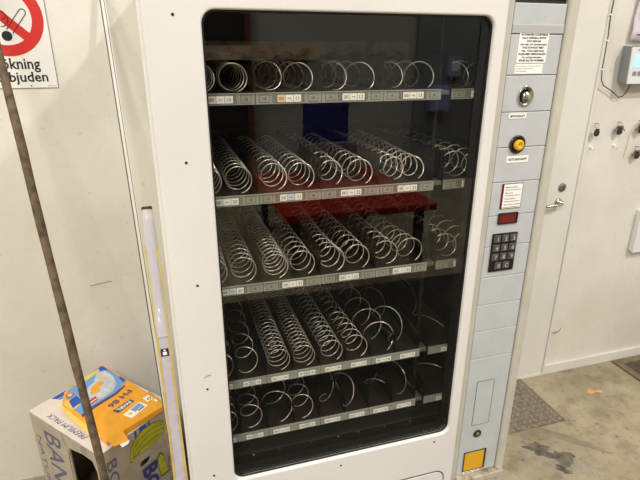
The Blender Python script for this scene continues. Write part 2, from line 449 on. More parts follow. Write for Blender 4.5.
MB().lathe([(.0125,0),(.0125,.008),(.0105,.011),(.006,.0115),(.0055,.0105)], 'yellow', Matrix.Translation((.786,.993,1.443)) @ Matrix.Rotation(PI/2,4,'X')).build('yellow_cap', bo)['label'] = 'yellow push cap'
# price card window
pc = MB().shape([rect(.760,.819,1.287,1.350)], .001, 'redglass', F)
pc.shape([rect(.7655,.8175,1.2885,1.3485)], .0016, 'card', F)
for i, s in enumerate(['Mata in pengar','Välj vara','Tryck siffror','Tag varan ur luckan']):
    pc.text(s, 'ink', F, .769, 1.341-i*.0145, w=.0025*len(s), h=.0035, depth=.002, align='L', bold=.02)
    pc.box(.769,.813,.9915,.9922,1.3345-i*.0145,1.3351-i*.0145,'ink')
pc.build('instruction_card', vm)
dp = MB().shape([rnd_rect(.7595,.8155,1.248,1.2765,.002,3), rect(.7625,.8125,1.251,1.2735)], .003, 'black', F)
dp.shape([rect(.7625,.8125,1.251,1.2735)], .001, 'redglass', F)
dp.build('credit_display', vm)
kp = MB().shape([rnd_rect(.7505,.8225,1.121,1.2235,.002,3)], .003, 'black', F)
kpo = kp.build('keypad', vm)
F2 = front(.9908); lab = ['1','2','3','4','5','6','7','8','9','0','C']
for i, s in enumerate(lab):
    r = i//3; cc = i % 3
    x = .7625+cc*.0232 + (.0115 if r == 3 else 0); z = 1.2105-r*.0243
    k = MB().box(x-.0098,x+.0098,.9862,.9908,z-.0098,z+.0098,'key',.002)
    k.text(s, 'keyink', front(.9862), x+.001, z, h=.011, depth=.0004, bold=.02)
    k.build('key', kpo)
ht = MB().shape([rnd_rect(.764,.8205,.630,.7825,.003,3), rnd_rect(.7653,.8192,.6313,.7812,.002,3)], .0006, 'groove', F)
ht.shape([rnd_rect(.7653,.8192,.6313,.7812,.002,3)], .0005, 'panel_grey', F)
ht.build('service_hatch', vm)
lk = MB().lathe([(.0125,0),(.0125,.003),(.0105,.004)], 'steel_dark', Matrix.Translation((.787,.994,.598)) @ Matrix.Rotation(PI/2,4,'X'))
lk.lathe([(.0065,.0035),(.006,.005)], 'brass', Matrix.Translation((.787,.994,.598)) @ Matrix.Rotation(PI/2,4,'X'))
lk.build('column_lock', vm)
cr = MB().shape([rect(.7515,.8265,.4615,.534), rect(.7545,.8235,.4645,.531)], .002, 'groove', F)
cr.box(.8205,.8240,.9905,.9935,.4645,.531,'black')
cro = cr.build('coin_return', vm)
MB().box(.7545,.8205,.9915,.9937,.4645,.5305,'yellow',.0006).build('return_flap', cro)['label'] = 'yellow plastic coin return flap'
plate('return_price_label', .7555,.810,.4515,.4600, '0770-123', .0045)
lg = MB().box(.7300,.8860,.972,1.003,.428,.4495,'worn',.003)
lg.box(.7325,.8660,.980,1.003,.12,.428,'panel_grey',.004)
lg.build('column_foot_ledge', vm)
kpl = MB().box(.0,.85,1.03,1.06,.0,.12,'black'); kpl.build('kick_plate', vm)

# shelves -----------------------------------------------------------
YF, YB = 1.049, 1.53
SH = [1.567,1.355,1.142,.885,.720]
P = .0708; XL = .040
ST = .0225
def helix(r, turns, y0, y1, phase, wob=0, seed=0, seg=26, ry=1, drop=0):
    rs = random.Random(seed); a1,a2,a3 = [rs.uniform(0,6.28) for _ in range(3)]
    n = int(turns*seg); pts = []
    for i in range(n+1):
        t = i/n; a = phase + 2*PI*turns*t
        rr = r*(1 + wob*.25*math.sin(5*t+a1))
        x = rr*math.cos(a) + wob*.02*math.sin(4*t+a2)*(1-t)
        z = rr*math.sin(a)*ry
        y = y0+(y1-y0)*t + wob*.012*math.sin(a+a3)
        pts.append((x, y, z))
    return pts
#       per row: list of (column, r, turns, wire radius, wobble, phase, front y, back y)
rows = {
 0: [(c, .0275, t, .0013, w, ph, 1.060, 1.50) for c, t, w, ph in ((0,9,0,4.6),(1,11,0,4.9),(2,6,.3,4.2),(3,6,0,4.7),(4,6,.1,4.4),(5,5,0,5.0),(6,5,.2,4.5),(7,6,.1,5.0),(8,5,0,4.0),(9,5,0,4.7))],
 1: [(c, .0275, t, .0016, w, ph, 1.060, 1.50) for c, t, w, ph in ((0,13,0,4.6),(1,13,0,4.8),(2,11,.2,4.9),(3,12,0,5.1),(4,9,.3,5.0),(5,12,0,5.0),(6,14,.5,4.5),(7,13,.4,5.0),(8,11,.4,4.0),(9,9,0,4.7))],
 2: [(c, .0280, t, .0015, w, ph, 1.060, 1.50) for c, t, w, ph in ((0,13,.1,4.6),(1,15,0,4.8),(2,20,0,4.9),(3,13,0,5.1),(4,14,.3,5.0),(5,12,0,5.0),(6,12,.2,4.5),(7,12,.3,5.0),(8,11,.2,4.0),(9,9,0,4.7))],
 3: [(c, r, t, wr, w, ph, 1.060, 1.50) for c, r, t, wr, w, ph in ((0,.027,6,.0014,0,4.6),(1,.026,6.5,.0015,.1,3.4),(2,.0275,22,.0013,0,4.8),(3,.0275,24,.0012,0,4.9),(4,.0275,17,.0015,0,5.1),(5,.027,13,.0014,.2,5.0),(6,.034,5.8,.0015,.4,5.0),(7,.029,3.2,.0013,.6,2.5),(8,.030,1.5,.0013,.8,1.0))],
 4: [(c, r, t, wr, w, ph, 1.060, 1.48) for c, r, t, wr, w, ph in ((0,.028,12,.0014,0,4.6),(1,.027,9.0,.0014,.1,4.2),(2,.034,5.2,.0015,.2,4.6),(3,.027,8.6,.0014,.1,4.4),(4,.031,3.4,.0013,.6,2.0),(5,.024,3.6,.0013,.6,3.3),(6,.032,2.6,.0014,.6,1.2),(7,.024,2.6,.0013,.7,3.6),(8,.036,1.6,.0014,.4,1.2))],
}
def colx(c): return XL + P*(c+.5) if c < 8 else .634 + P*(c-8+.5)
names = ['10','11','12','13','18','20','21','22','23','28']
for r, z in enumerate(SH):
    sh = MB()
    for a, b in ((XL, XL+8*P), (.632, .750)):
        sh.box(a, b, YF+.002, YB, z-.0022, z-.0007, 'tray')
        sh.box(a, b, YB-.004, YB, z-.0007, z+.075, 'liner')
    so = sh.build('shelf_tray', vm)
    # front label strip, each module a grey rail with ridged ends
    sp = MB()
    for a, b in [(XL+2*P*k, XL+2*P*(k+1)) for k in range(4)] + [(.632,.750)]:
        if b > .75: b = .75
        sp.box(a+.0006, b-.0006, YF-.001, YF+.002, z-ST, z, 'strip', .0006)
        sp.box(a+.0006, b-.0006, YF-.003, YF+.002, z-.0012, z+.0008, 'strip', .0004)
        if r < 3:
            for s0 in (a+.036, b-.052):
                if s0 < b-.02:
                    for q in range(4): sp.box(s0+q*.004, s0+q*.004+.0016, YF-.0018, YF-.001, z-ST+.003, z-.003, 'strip_dark')
            for s0 in (a+.008, b-.030):
                sp.box(s0, s0+.022, YF-.0016, YF-.001, z-ST+.0035, z-.0035, 'strip_dark')
                sp.box(s0+.001, s0+.021, YF-.0019, YF-.001, z-ST+.0045, z-.0045, 'strip')
                sp.text('18', 'ink', front(YF-.0019), s0+.011, z-ST/2, h=.006, depth=.0004)
    sp.build('label_strip', so)
    FF = front(YF-.0022)
    if r < 3:
        spots = [(XL+2*P*k + .0708, k) for k in range(4)] + [(.708, 4)]
        for cx, k in spots:
            lb = MB(); mid = '**'
            for q, (tx, mm) in enumerate((('00','card_orange' if (r == 0 and k == 1) else 'card'), (mid,'card_blue' if (r == 2 and k == 0) or (r == 1 and k == 1) else 'card'), (str((r+1)*10+k),'card'))):
                xx = cx-.0172+q*.0172
                lb.shape([rect(xx-.0080,xx+.0080,z-ST+.0042,z-.0042)], .0008, mm, FF)
                lb.text(tx, 'ink', FF, xx, z-ST/2, h=.0075 if tx != mid else .004, depth=.0012)
            lb.build('price_label', so)
    else:
        for k in list(range(8))+[8]:
            cx = colx(k) + (-.006 if k < 8 else .02); lb = MB()
            for q, tx in enumerate(('00','**','%d' % ((r+1)*10+k))):
                xx = cx+.004-.0150+q*.0150
                lb.shape([rect(xx-.0070,xx+.0070,z-ST+.0042,z-.0052)], .0008, 'card_blue' if (q == 1 and k in (1,3)) else 'card', FF)
                lb.text(tx, 'ink', FF, xx, z-ST/2, h=.0062 if q != 1 else .0034, depth=.0012)
            lb.build('price_label', so)
    # dividers
    xs = [XL+2*P*k for k in range(5)] if r < 3 else [XL+P*k for k in range(9)]
    for x in xs + [.632,.750]:
        dh = .07 if r < 3 else .05
        MB().box(x-.0006, x+.0006, YF+.006, YB-.004, z-.0007, z+dh, 'divider').build('divider', so)
    # wire spirals
    for i, (c_, rr, tn, wr, wob, ph, y0, y1) in enumerate(rows[r]):
        pts = helix(rr, tn, y0, y1, ph, wob, r*20+i)
        cz = z-ST+.002+rr+.0022 + (.003 if wob else 0)
        lo = min(p[2] for p in pts); cz = z+.0012+wr-lo
        pts = [(p[0]+colx(c_)-(.004 if c_ % 2 else -.001), p[1], p[2]+cz) for p in pts]
        MB().tube(pts, wr, 'wire', 5).build('wire_spiral', so)
    # motor plate behind the spirals, scalloped
    if r > 0: continue
    mp = MB(); top = z+.105
    for a, b in ((XL, XL+8*P), (.634,.750)):
        nn = 8 if b < .7 else 2; w = (b-a)/nn; pol = [(a,top),]
        for k in range(nn):
            for q in range(9):
                an = PI - PI*q/8; pol.append((a+w*(k+.5)+.034*math.cos(an), z+.040+.040*math.sin(an)))
        pol.append((b, top))
        mp.shape([pol], .002, 'backplate', front(YB-.006))
    if r == 0:
        mp.box(.06,.20,YB-.0095,YB-.008,top-.03,top-.006,'strip'); 
    mp.build('motor_plate', so)
# support post in the gap between the wide and the narrow trays
pp = MB().box(.615,.622,1.085,1.095,.60,1.76,'black',.001)
for z in SH: pp.box(.609,.629,1.052,1.085,z-.012,z-.002,'strip_dark',.001)
pp.build('support_post', vm)
# dark bin front under the lowest row
bn = MB().box(.02,.754,1.075,1.082,.585,.690,'liner')
bn.box(.02,.754,1.062,1.076,.585,.640,'liner',.002)
for x in (.14,.21,.30,.38,.44,.52,.60): bn.lathe([(.0026,0),(.002,.0015)], 'chrome', Matrix.Translation((x,1.0621,.632)) @ Matrix.Rotation(PI/2,4,'X'), 8)
bn.build('bin_front', vm)

vm.location.y += .007
# ------------------------------------------------------------------ no smoking sign
F = front(WY)
sg = thing('no_smoking_sign', 'white no-smoking sign with red ring on the wall, top left', 'sign', (-.435,WY,1.533))
MB().shape([rect(-.555,-.315,1.533,1.873)], .003, 'sign_edge', F, .0004).shape([rect(-.5535,-.3165,1.5345,1.8715)], .0034, 'sign_white', F).build('sign_plate', sg)
cx, cz, R = -.436, 1.739, .1105
rg = MB().shape([circle(cx,cz,R,56), circle(cx,cz,R-.032,48)], .0008, 'sign_red', front(WY-.0034))
a = -PI/4 + .03
bw = .0135; L = R-.02
ux, uz = math.cos(a), math.sin(a)
rg.shape([[(cx-ux*L-uz*-bw, cz-uz*L-ux*bw), (cx+ux*L-uz*-bw, cz+uz*L-ux*bw), (cx+ux*L+uz*-bw, cz+uz*L+ux*bw), (cx-ux*L+uz*-bw, cz-uz*L+ux*bw)]], .0010, 'sign_red', front(WY-.0034))
rg.build('prohibition_ring', sg)
cg = MB()
p0 = V((-.424,1.700)); p1 = V((-.381,1.754)); dd = (p1-p0).normalized(); nn_ = V((-dd.y,dd.x)); q = .0095
pts = [p0+nn_*q] + [p1+nn_*(q*math.cos(PI*k/8))+dd*(q*math.sin(PI*k/8)) for k in range(9)] + [p0-nn_*q]
cg.tube([(q_.x,WY-.0042,q_.y) for q_ in pts], .0012, 'ink', 5)
cg.shape([circle(-.434,1.687,.0145,24)], .0006, 'ink', front(WY-.0034))
for rr, c0, a0, a1 in ((.022,(-.445,1.735),-1.6,2.4),(.012,(-.440,1.745),-1.4,2.6),(.016,(-.47,1.70),0,2.6)):
    cg.tube([(c0[0]+rr*math.cos(a0+(a1-a0)*k/14), WY-.0042, c0[1]+rr*math.sin(a0+(a1-a0)*k/14)) for k in range(15)], .0011, 'ink', 5)
cg.build('cigarette_symbol', sg)
tx = MB()
tx.text('Rökning', 'ink', front(WY-.0034), -.357, 1.602, w=.132, h=.043, depth=.0006, align='R', bold=.018)
tx.text('förbjuden', 'ink', front(WY-.0034), -.341, 1.563, w=.162, h=.040, depth=.0006, align='R', bold=.018)
tx.text('SKYLT 5512', 'ink', front(WY-.0034), -.322, 1.540, w=.022, h=.0028, depth=.0006, align='R')
tx.build('lettering', sg)
for z in (1.541,1.863): MB().lathe([(.0025,0),(.002,.0015)], 'scotch', Matrix.Translation((-.393,WY-.0034,z)) @ Matrix.Rotation(PI/2,4,'X'), 10).build('screw', sg)

# ------------------------------------------------------------------ leaning poles
def along(a, b, z):       # point on the line a-b at height z
    a = V(a); b = V(b); t = (z-a.z)/(b.z-a.z); return a.lerp(b, t)
A_, B_ = (-.399,1.62,1.464), (-.262,1.22,.517)
lo = along(A_, B_, .012); 
t = (WY-.016-A_[1])/(B_[1]-A_[1]); hi = V(A_).lerp(V(B_), t)
n = 22; rs = random.Random(4)
pts = [lo.lerp(hi, k/n) + V((rs.uniform(-.0012,.0012),0,0)) for k in range(n+1)]
o = MB().tube(pts, [.0115+rs.uniform(-.0008,.0008) for _ in pts], 'wood', 12).build('wooden_pole')
tag(o, 'rough brown wooden pole leaning against the wall in front of the banana box', 'pole')
# thin white profile
A_, B_ = (-.147,1.84,1.792), (-.090,1.42,.578)
lo = along(A_, B_, .008); t = (WY-.012-A_[1])/(B_[1]-A_[1]); hi = V(A_).lerp(V(B_), t)
def bar(lo, hi, prof, m, mb):      # extrude a profile (x along right, y towards the room) from lo to hi
    ax = (hi-lo).normalized(); rt = V((1,0,0)); rt = (rt-ax*rt.dot(ax)).normalized(); nr = rt.cross(ax) * -1
    if nr.y > 0: nr = -nr
    vs = [lo+rt*x+nr*y for x, y in prof] + [hi+rt*x+nr*y for x, y in prof]; k = len(prof)
    fs = [[i,(i+1)%k,k+(i+1)%k,k+i] for i in range(k)] + [list(range(k))[::-1], [k+i for i in range(k)]]
    mb.raw(vs, fs, m)
mb = MB(); bar(lo, hi, [(-.008,0),(.009,0),(.009,.007),(-.0035,.007),(-.0035,.003),(-.008,.003)], 'alu', mb)
bar(lo, hi, [(-.0075,.003),(-.0036,.003),(-.0036,.0045),(-.0075,.0045)], 'alu_dark_line', mb); bar(lo, hi, [(.0045,.007),(.0065,.007),(.0065,.0073),(.0045,.0073)], 'alu_dark_line', mb)  # left strip paints the shadow line beside the flange, right one a grey line
o = mb.build('white_profile'); tag(o, 'thin white edging profile leaning on the wall left of the machine', 'profile')
# lilac strip in clear film
A_, B_ = (-.090,1.62,1.19), (-.0615,1.28,.373)
A_ = (-.0800,1.60,1.15); 
lo = along(A_, B_, .008); hi = V(A_)
ls = thing('wrapped_strip', 'long lilac strip with yellow edges in clear plastic beside the machine', 'strip', tuple(lo))
mb = MB(); bar(lo, hi, [(-.0135,0),(.0135,0),(.0135,.012),(-.0135,.012)], 'lilac', mb); mb.build('strip_core', ls)
for s in (-1,1):
    mb = MB(); bar(lo, lo.lerp(hi,.93), [(s*.0172-.0034,-.001),(s*.0172+.0034,-.001),(s*.0172+.0034,.013),(s*.0172-.0034,.013)], 'yellowedge', mb); mb.build('yellow_edge', ls)
mb = MB()
ax = (hi-lo).normalized()
mb.tube([lo.lerp(hi,.70), lo.lerp(hi,.80), lo.lerp(hi,.9), lo.lerp(hi,.96), hi, hi+ax*.03, hi+ax*.036], [.0215,.0215,.021,.020,.018,.016,.012], 'film', 14)
mb.build('plastic_wrap', ls)
mb = MB(); mb.tube([hi+ax*.031, hi+ax*.039], [.0172,.0160], 'steel_dark', 14); mb.build('end_plug', ls)
mb = MB(); mid = lo.lerp(hi,.66); q = .010
bar(mid-ax*.012, mid+ax*.012, [(-.012,.012),(.012,.012),(.012,.013),(-.012,.013)], 'ink', mb)
bar(mid-ax*.008, mid+ax*.002, [(-.006,.013),(.006,.013),(.006,.0135),(-.006,.0135)], 'card', mb)
bar(mid+ax*.004, mid+ax*.009, [(-.003,.013),(.003,.013),(.003,.0135),(-.003,.0135)], 'card', mb)
mb.build('printed_label', ls)

# ------------------------------------------------------------------ banana box, standing on end
A0 = V((-.535,1.62,.5)); U_ = V((.656,-.755,0)).normalized(); Vv = V((.755,.656,0)).normalized()
BL, BWd, BH = .375, .285, .5
bx = thing('banana_box', 'white and grey printed banana carton standing on end by the wall', 'box', (A0.x+.2,A0.y-.02,0))
def frame(org, xa, ya):      # local x,y axes in world, z = x cross y
    za = xa.cross(ya); m = Matrix.Identity(4)
    for i in range(3): m[i][0]=xa[i]; m[i][1]=ya[i]; m[i][2]=za[i]; m[i][3]=org[i]
    return m
UP = V((0,0,1))
# left face AD: local x along U from A, y up from floor; outward normal is U x UP
base = V((A0.x,A0.y,0))
TL_ = frame(base, U_, UP)
cs = MB()
th = .005
# inner wall with hand opening, outer lid overlap on the left part
cs.shape([[(0,0),(.375,0),(.375,.5),(0,.5)], [(.205,.10),(.345,.10),(.345,.42),(.330,.455),(.28,.458),(.24,.450),(.205,.445)]], th, 'carton', TL_ @ Matrix.Translation((0,0,-th)))
cs.shape([[(0,0),(.20,0),(.198,.405),(.205,.43),(.185,.462),(.178,.4995),(0,.4995)]], .003, 'carton', TL_)
# face DC (right front)
Dp = base+U_*BL
TR_ = frame(Dp, Vv, UP)
cs.shape([[(0,.3655),(BWd,.3655),(BWd,.5),(0,.5)]], .0025, 'carton', TR_ @ Matrix.Translation((0,0,-.0025)))
cs.shape([[(0,0),(BWd,0),(BWd,.5),(0,.5)], rnd_rect(.132,.174,.338,.364,.012,5)], th, 'carton', TR_ @ Matrix.Translation((0,0,-th-.0025)))
# back faces
cs.shape([rect(0,BL,0,.5)], th, 'carton', frame(base+Vv*BWd+U_*BL, -U_, UP) @ Matrix.Translation((0,0,-th)))
cs.shape([rect(0,BWd,0,.5)], th, 'carton', frame(base+Vv*BWd, -Vv, UP) @ Matrix.Translation((0,0,-th)))
cs.shape([rect(0,BL,0,BWd)], th, 'carton', frame(base, U_, Vv))
cs.build('carton', bx)
TT = frame(V((A0.x,A0.y,.5)), U_, Vv)
tp = MB().shape([rect(-.002,BL+.002,-.002,BWd+.002)], .003, 'carton_white', TT); tp.build('top_face', bx)
# prints
TTz = TT @ Matrix.Translation((0,0,.003))
def tx_rot(mb, s, m, T, cx, cy, ang, w, h, **k):
    return mb.text(s, m, T @ Matrix.Translation((cx,cy,0)) @ Matrix.Rotation(ang,4,'Z'), 0, 0, w=w, h=h, **k)
T3 = TL_ @ Matrix.Translation((0,0,.003)); T4 = TR_
tx_rot(MB(), 'PREMIUM PACK', 'blue_ink', TTz, .175, .022, PI, .205, .019, depth=.0004, shear=.25).build('top_lettering', bx)
tx_rot(MB(), 'BANANA', 'navy_fade', T3, .118, .235, -PI/2, .45, .092, depth=.0004, bold=.005).build('side_lettering', bx)
tx_rot(MB(), 'NATURAL', 'navy_fade', T3, .030, .27, -PI/2, .29, .026, depth=.0004).build('small_lettering', bx)
tx_rot(MB(), 'BONITA', 'navy_fade', T4, .034, .30, -PI/2, .31, .036, depth=.0004, bold=.01).build('corner_lettering', bx)
tx_rot(MB(), 'BONITA', 'blue_ink', T4, .165, .165, -PI/2, .33, .062, depth=.0008, bold=.03).build('blue_lettering', bx)
tx_rot(MB(), 'ORIGEN ECUADOR', 'navy_fade', T4, .245, .20, -PI/2, .24, .012, depth=.0004).build('origin_lettering', bx)
for pl, T_ in (([(.002,.075),(.022,.085),(.024,.150),(.002,.145)],TTz), ([(.026,.085),(.033,.09),(.034,.15),(.026,.15)],TTz), ([(.125,.468),(.134,.472),(.134,.498),(.125,.498)],T4), ([(.145,.476),(.172,.480),(.172,.498),(.145,.498)],T4), ([(.180,.478),(.188,.478),(.188,.498),(.180,.498)],T4)):
    MB().shape([pl], .0005, 'blue_print', T_).build('blue_mark', bx)
rm = MB().shape([circle(.290,.478,.014,24), circle(.290,.478,.0118,24)], .0005, 'navy_fade', TL_)
tx_rot(rm, 'G', 'navy_fade', TL_, .290, .478, -PI/2, .010, .012, depth=.0006)
rm.build('round_mark', bx)
# printed banana bunch
bn = MB()
out = [(.095,.395),(.097,.42),(.104,.443),(.118,.462),(.138,.475),(.162,.483),(.190,.483),(.215,.476),(.238,.462),(.246,.45),(.243,.432),(.238,.415),(.222,.405),(.198,.399),(.17,.397),(.142,.398),(.122,.400),(.112,.392),(.103,.388)]
def shrink(P, d):
    c = V((sum(p[0] for p in P)/len(P), sum(p[1] for p in P)/len(P))); return [((p[0]-c.x)*(1-d*1)+c.x, (p[1]-c.y)*(1-d*2.2)+c.y) for p in P]
bn.shape([out], .0006, 'banana_line', T4); bn.shape([shrink(out,.02)], .0010, 'banana', T4)
for pt in (((.108,.402),(.112,.432),(.135,.452),(.17,.462),(.21,.458),(.240,.445)), ((.112,.402),(.122,.424),(.15,.438),(.19,.443),(.238,.432)), ((.116,.402),(.14,.415),(.175,.422),(.21,.420),(.234,.412)), ((.100,.405),(.116,.404))):
    sm_ = []
    for a_, b_ in zip(pt[:-1], pt[1:]):
        for k in range(4): sm_.append((a_[0]+(b_[0]-a_[0])*k/4, a_[1]+(b_[1]-a_[1])*k/4))
    sm_.append(pt[-1]); bn.tube([T4 @ V((p[0],p[1],.001)) for p in sm_], .0009, 'banana_line', 4)
bn.build('banana_picture', bx)['label'] = 'printed bunch of green-yellow bananas'
b2 = MB(); out = [(.205,.24),(.198,.29),(.200,.330),(.212,.345),(.224,.325),(.232,.28),(.236,.24)]
b2.shape([out], .0010, 'banana_line', T4).shape([shrink(out,.06)], .0014, 'banana', T4); b2.build('banana_picture', bx)['label'] = 'printed single banana'
# brown packing seen through the opening
ip = MB().box(.10,.36,-.16,-.02,.006,.20,'carton_brown',.01, T=frame(base, U_, UP) @ Matrix.Rotation(0,4,'X') @ Matrix(((1,0,0,0),(0,0,1,0),(0,1,0,0),(0,0,0,1))))
ip.build('packing', bx)

# flattened orange vacuum-bag pack on top
pk_o = V((-.268,1.368,.5035))          # near corner
ex = V((-.093+.268, 1.492-1.368, 0)); Lx = ex.length; ex.normalize()      # towards the right corner
ey = V((-ex.y, ex.x, 0)); 
TP = frame(pk_o, ex, ey)
PW, PL, PH = Lx, .29, .022
pk = thing('vacuum_bag_pack', 'crumpled orange and blue dust bag packet lying on the banana box', 'packet', tuple(pk_o))
m_ = MB()
m_.shape([[(0,0),(PW,0),(PW,.36),(.205,.383),(.125,.372),(.037,.335),(.002,.28)]], PH, 'orange', TP, .003)
m_.build('pack_body', pk)
TPz = TP @ Matrix.Translation((0,0,PH))
def art(polys, name='printed_artwork'):
    a_ = MB()
    for P_, m_n, hgt in polys: a_.shape([P_], hgt, m_n, TPz)
    return a_
art([([(.012,.165),(.06,.180),(.142,.186),(.205,.217),(.208,.318),(.203,.376),(.135,.368),(.05,.332),(.012,.28)], 'pack_sky', .0005),
     ([(.045,.19),(.09,.196),(.142,.202),(.178,.235),(.195,.29),(.192,.340),(.165,.345),(.13,.305),(.07,.275),(.05,.24)], 'pack_grey', .0008),
     ([(.085,.245),(.118,.238),(.125,.262),(.150,.268),(.148,.290),(.115,.288),(.100,.272)], 'orange', .0011),
     (circle(.168,.308,.010,18), 'orange_light', .0011),
     (circle(.168,.308,.005,14), 'pack_grey', .0014)]).build('bag_picture', pk)
art([([(.010,.158),(.06,.171),(.142,.178),(.185,.194),(.190,.202),(.142,.189),(.06,.184),(.012,.172)], 'pack_purple', .0013)]).build('curved_band', pk)
art([([(.040,.192),(.088,.200),(.092,.226),(.048,.214)], 'pack_redpr', .0013), ([(.044,.200),(.088,.208),(.089,.212),(.045,.205)], 'card', .0016)]).build('red_badge', pk)
art([([(.003,.215),(.034,.222),(.040,.262),(.018,.285),(.003,.275)], 'orange_light', .0011), ([(.012,.225),(.050,.236),(.052,.280),(.022,.272)], 'blue_print', .0014), (circle(.040,.300,.013,18), 'pack_redpr', .0014), (circle(.040,.300,.009,18), 'orange_light', .0017)]).build('corner_picture', pk)
art([([(.085,.330),(.12,.335),(.178,.350),(.186,.366),(.13,.362),(.08,.345)], 'pack_yellow', .0012), ([(.180,.350),(.203,.335),(.203,.374),(.186,.372)], 'blue_print', .0012), ([(.196,.222),(.2085,.226),(.208,.262),(.200,.255)], 'blue_print', .0012)]).build('edge_artwork', pk)
tx_rot(MB(), 'PH 86', 'pack_purple', TPz, .138, .148, PI+.26, .098, .024, depth=.0007, bold=.02).build('size_lettering', pk)
bg = MB(); Tb = TPz @ Matrix.Translation((.124,.102,0)) @ Matrix.Rotation(PI+.14,4,'Z')
bg.shape([[(-.034,-.011),(.036,-.013),(.034,.012),(-.036,.010)]], .0006, 'pack_purple', Tb).text('SWIRL', 'card', Tb, 0, 0, w=.056, h=.015, depth=.0010, bold=.03); bg.build('name_badge', pk)
Tb = TPz @ Matrix.Translation((.137,.054,0)) @ Matrix.Rotation(.2,4,'Z')
MB().shape([rect(-.036,.036,-.019,.019)], .0006, 'card', Tb).shape([rect(-.008,.030,-.006,.016)], .0009, 'pack_sky', Tb).shape([rect(.0,.026,-.014,-.009)], .0009, 'ink', Tb).shape([circle(-.022,.001,.007,16)], .0009, 'pack_yellow', Tb).build('info_label', pk)
MB().shape([rect(.186,.208,.060,.088)], .0006, 'card', TPz).shape([circle(.199,.070,.007,16),circle(.199,.070,.004,12)], .0009, 'ink', TPz).build('round_logo', pk)
MB().shape([rect(.204,.211,.036,.052)], .0006, 'card', TPz).build('small_label', pk)
# open flap at the near corner and along the left side
f_ = MB()
f_.raw([(0,0,PH),(.055,0,PH),(.050,-.038,PH-.012),(.006,-.032,PH-.010)], [[0,1,2,3]], 'orange', T=TP)
fo = f_.build('end_flap', pk); fo.modifiers.new('s','SOLIDIFY').thickness = .0012
f_ = MB().raw([(.022,-.034,PH-.0115),(.052,-.040,PH-.0120),(.040,-.052,.010),(.020,-.050,.009)], [[0,1,2,3]], 'card', T=TP)
fo = f_.build('inner_flap', pk); fo['label'] = 'white inside of the end flap'; fo.modifiers.new('s','SOLIDIFY').thickness = .001
f_ = MB().raw([(0,.03,PH*.9),(0,PL-.01,PH*.9),(-.010,PL-.03,.010),(-.012,PL*.5,.008),(-.014,.09,.006),(-.010,.05,.008)], [[0,1,2,3,4,5]], 'orange_light', T=TP)
fo = f_.build('side_flap', pk); fo.modifiers.new('s','SOLIDIFY').thickness = .0012
f_ = MB().raw([(PW,.02,PH*.9),(PW,.10,PH*.9),(PW+.016,.12,.012),(PW+.012,.05,.010)], [[0,3,2,1]], 'orange', T=TP)
fo = f_.build('side_flap', pk); fo.modifiers.new('s','SOLIDIFY').thickness = .0012

# ------------------------------------------------------------------ right wall: cable, device, keys, box
cb = thing('wall_cable', 'thin black cable running down the wall to the white display unit', 'cable', (1.834,WY-.004,1.454))
pts = [(1.834,2.6),(1.832,2.2),(1.831,1.95),(1.829,1.847),(1.827,1.79),(1.8335,1.712),(1.8345,1.64),(1.8355,1.574),(1.843,1.53),(1.858,1.507),(1.91,1.482),(1.955,1.454),(1.975,1.458),(1.992,1.472)]
sp = []
for i in range(len(pts)-1):
    for k in range(4):
        t = k/4; sp.append((pts[i][0]*(1-t)+pts[i+1][0]*t, WY-.0185, pts[i][1]*(1-t)+pts[i+1][1]*t))
sp += [(1.992,WY-.0185,1.475),(1.990,WY-.03,1.495),(1.990,WY-.035,1.52)]
MB().tube(sp, .0022, 'cable', 6).build('cable_run', cb)
for x, z in ((1.827,1.79),(1.8345,1.69),(1.8355,1.574)):
    MB().box(x-.007,x+.004,WY-.0225,WY-.0155,z-.003,z+.003,'card',.001).build('cable_clip', cb)
dv = thing('display_unit', 'white wall-mounted display unit with pale blue screen and grey side', 'display', (2.05,WY,1.52))
MB().raw([(1.945,WY-.0005,1.524),(1.945,WY-.0005,1.670),(1.928,WY-.058,1.664),(1.940,WY-.058,1.514),(2.20,WY-.0005,1.524),(2.20,WY-.0005,1.670),(2.20,WY-.058,1.664),(2.20,WY-.058,1.514)],
         [[0,3,2,1],[4,5,6,7],[1,2,6,5],[0,4,7,3],[0,1,5,4],[2,3,7,6]], 'device_grey').build('housing', dv)
FD = front(WY-.0582)
MB().shape([[(1.940,1.514),(2.20,1.514),(2.20,1.664),(1.9305,1.664)]], .006, 'device_front', FD, .001).build('front_cover', dv)
FD2 = front(WY-.0645)
s_ = MB().shape([rect(1.948,2.12,1.580,1.638)], .0012, 'lcd', FD2); s_.build('screen', dv)['label'] = 'pale blue lit screen'
for k in range(4):
    b_ = MB().box(1.957+k*.028,1.977+k*.028,WY-.0670,WY-.0640,1.548,1.566,'device_grey',.001); b_.build('button', dv)
MB().text('TEMP', 'ink', FD2, 1.975, 1.652, w=.03, h=.007, depth=.0006).build('lettering', dv)
po = thing('wall_poster', 'glossy pale poster hanging on the wall above the display unit', 'poster', (2.06,WY-.01,1.69))
n = 10; vs=[]; fs=[]
for i in range(n+1):
    for j in range(n+1):
        x = 1.955 + .30*i/n + (.018*j/n if i==0 else 0); z = 1.69+.42*j/n
        vs.append((x+ .012*j/n, WY-.012-.008*math.sin(j*1.9+i*.7)*.6-.004*(n-i)/n, z))
for i in range(n):
    for j in range(n): k=i*(n+1)+j; fs.append([k,k+n+1,k+n+2,k+1])
m_ = MB().raw(vs, fs, 'poster', True); oo = m_.build('poster_sheet', po); oo.modifiers.new('s','SOLIDIFY').thickness = .0008
mm = MB()
for z, w in ((1.80,.09),(1.79,.06),(1.715,.05)): mm.box(1.985,1.985+w,WY-.0235,WY-.0225,z-.002,z+.002,'ink')
mm.build('poster_print', po)
eb = thing('electrical_box', 'white box fixed to the wall at the right edge of the picture', 'box', (2.36,WY,.69))
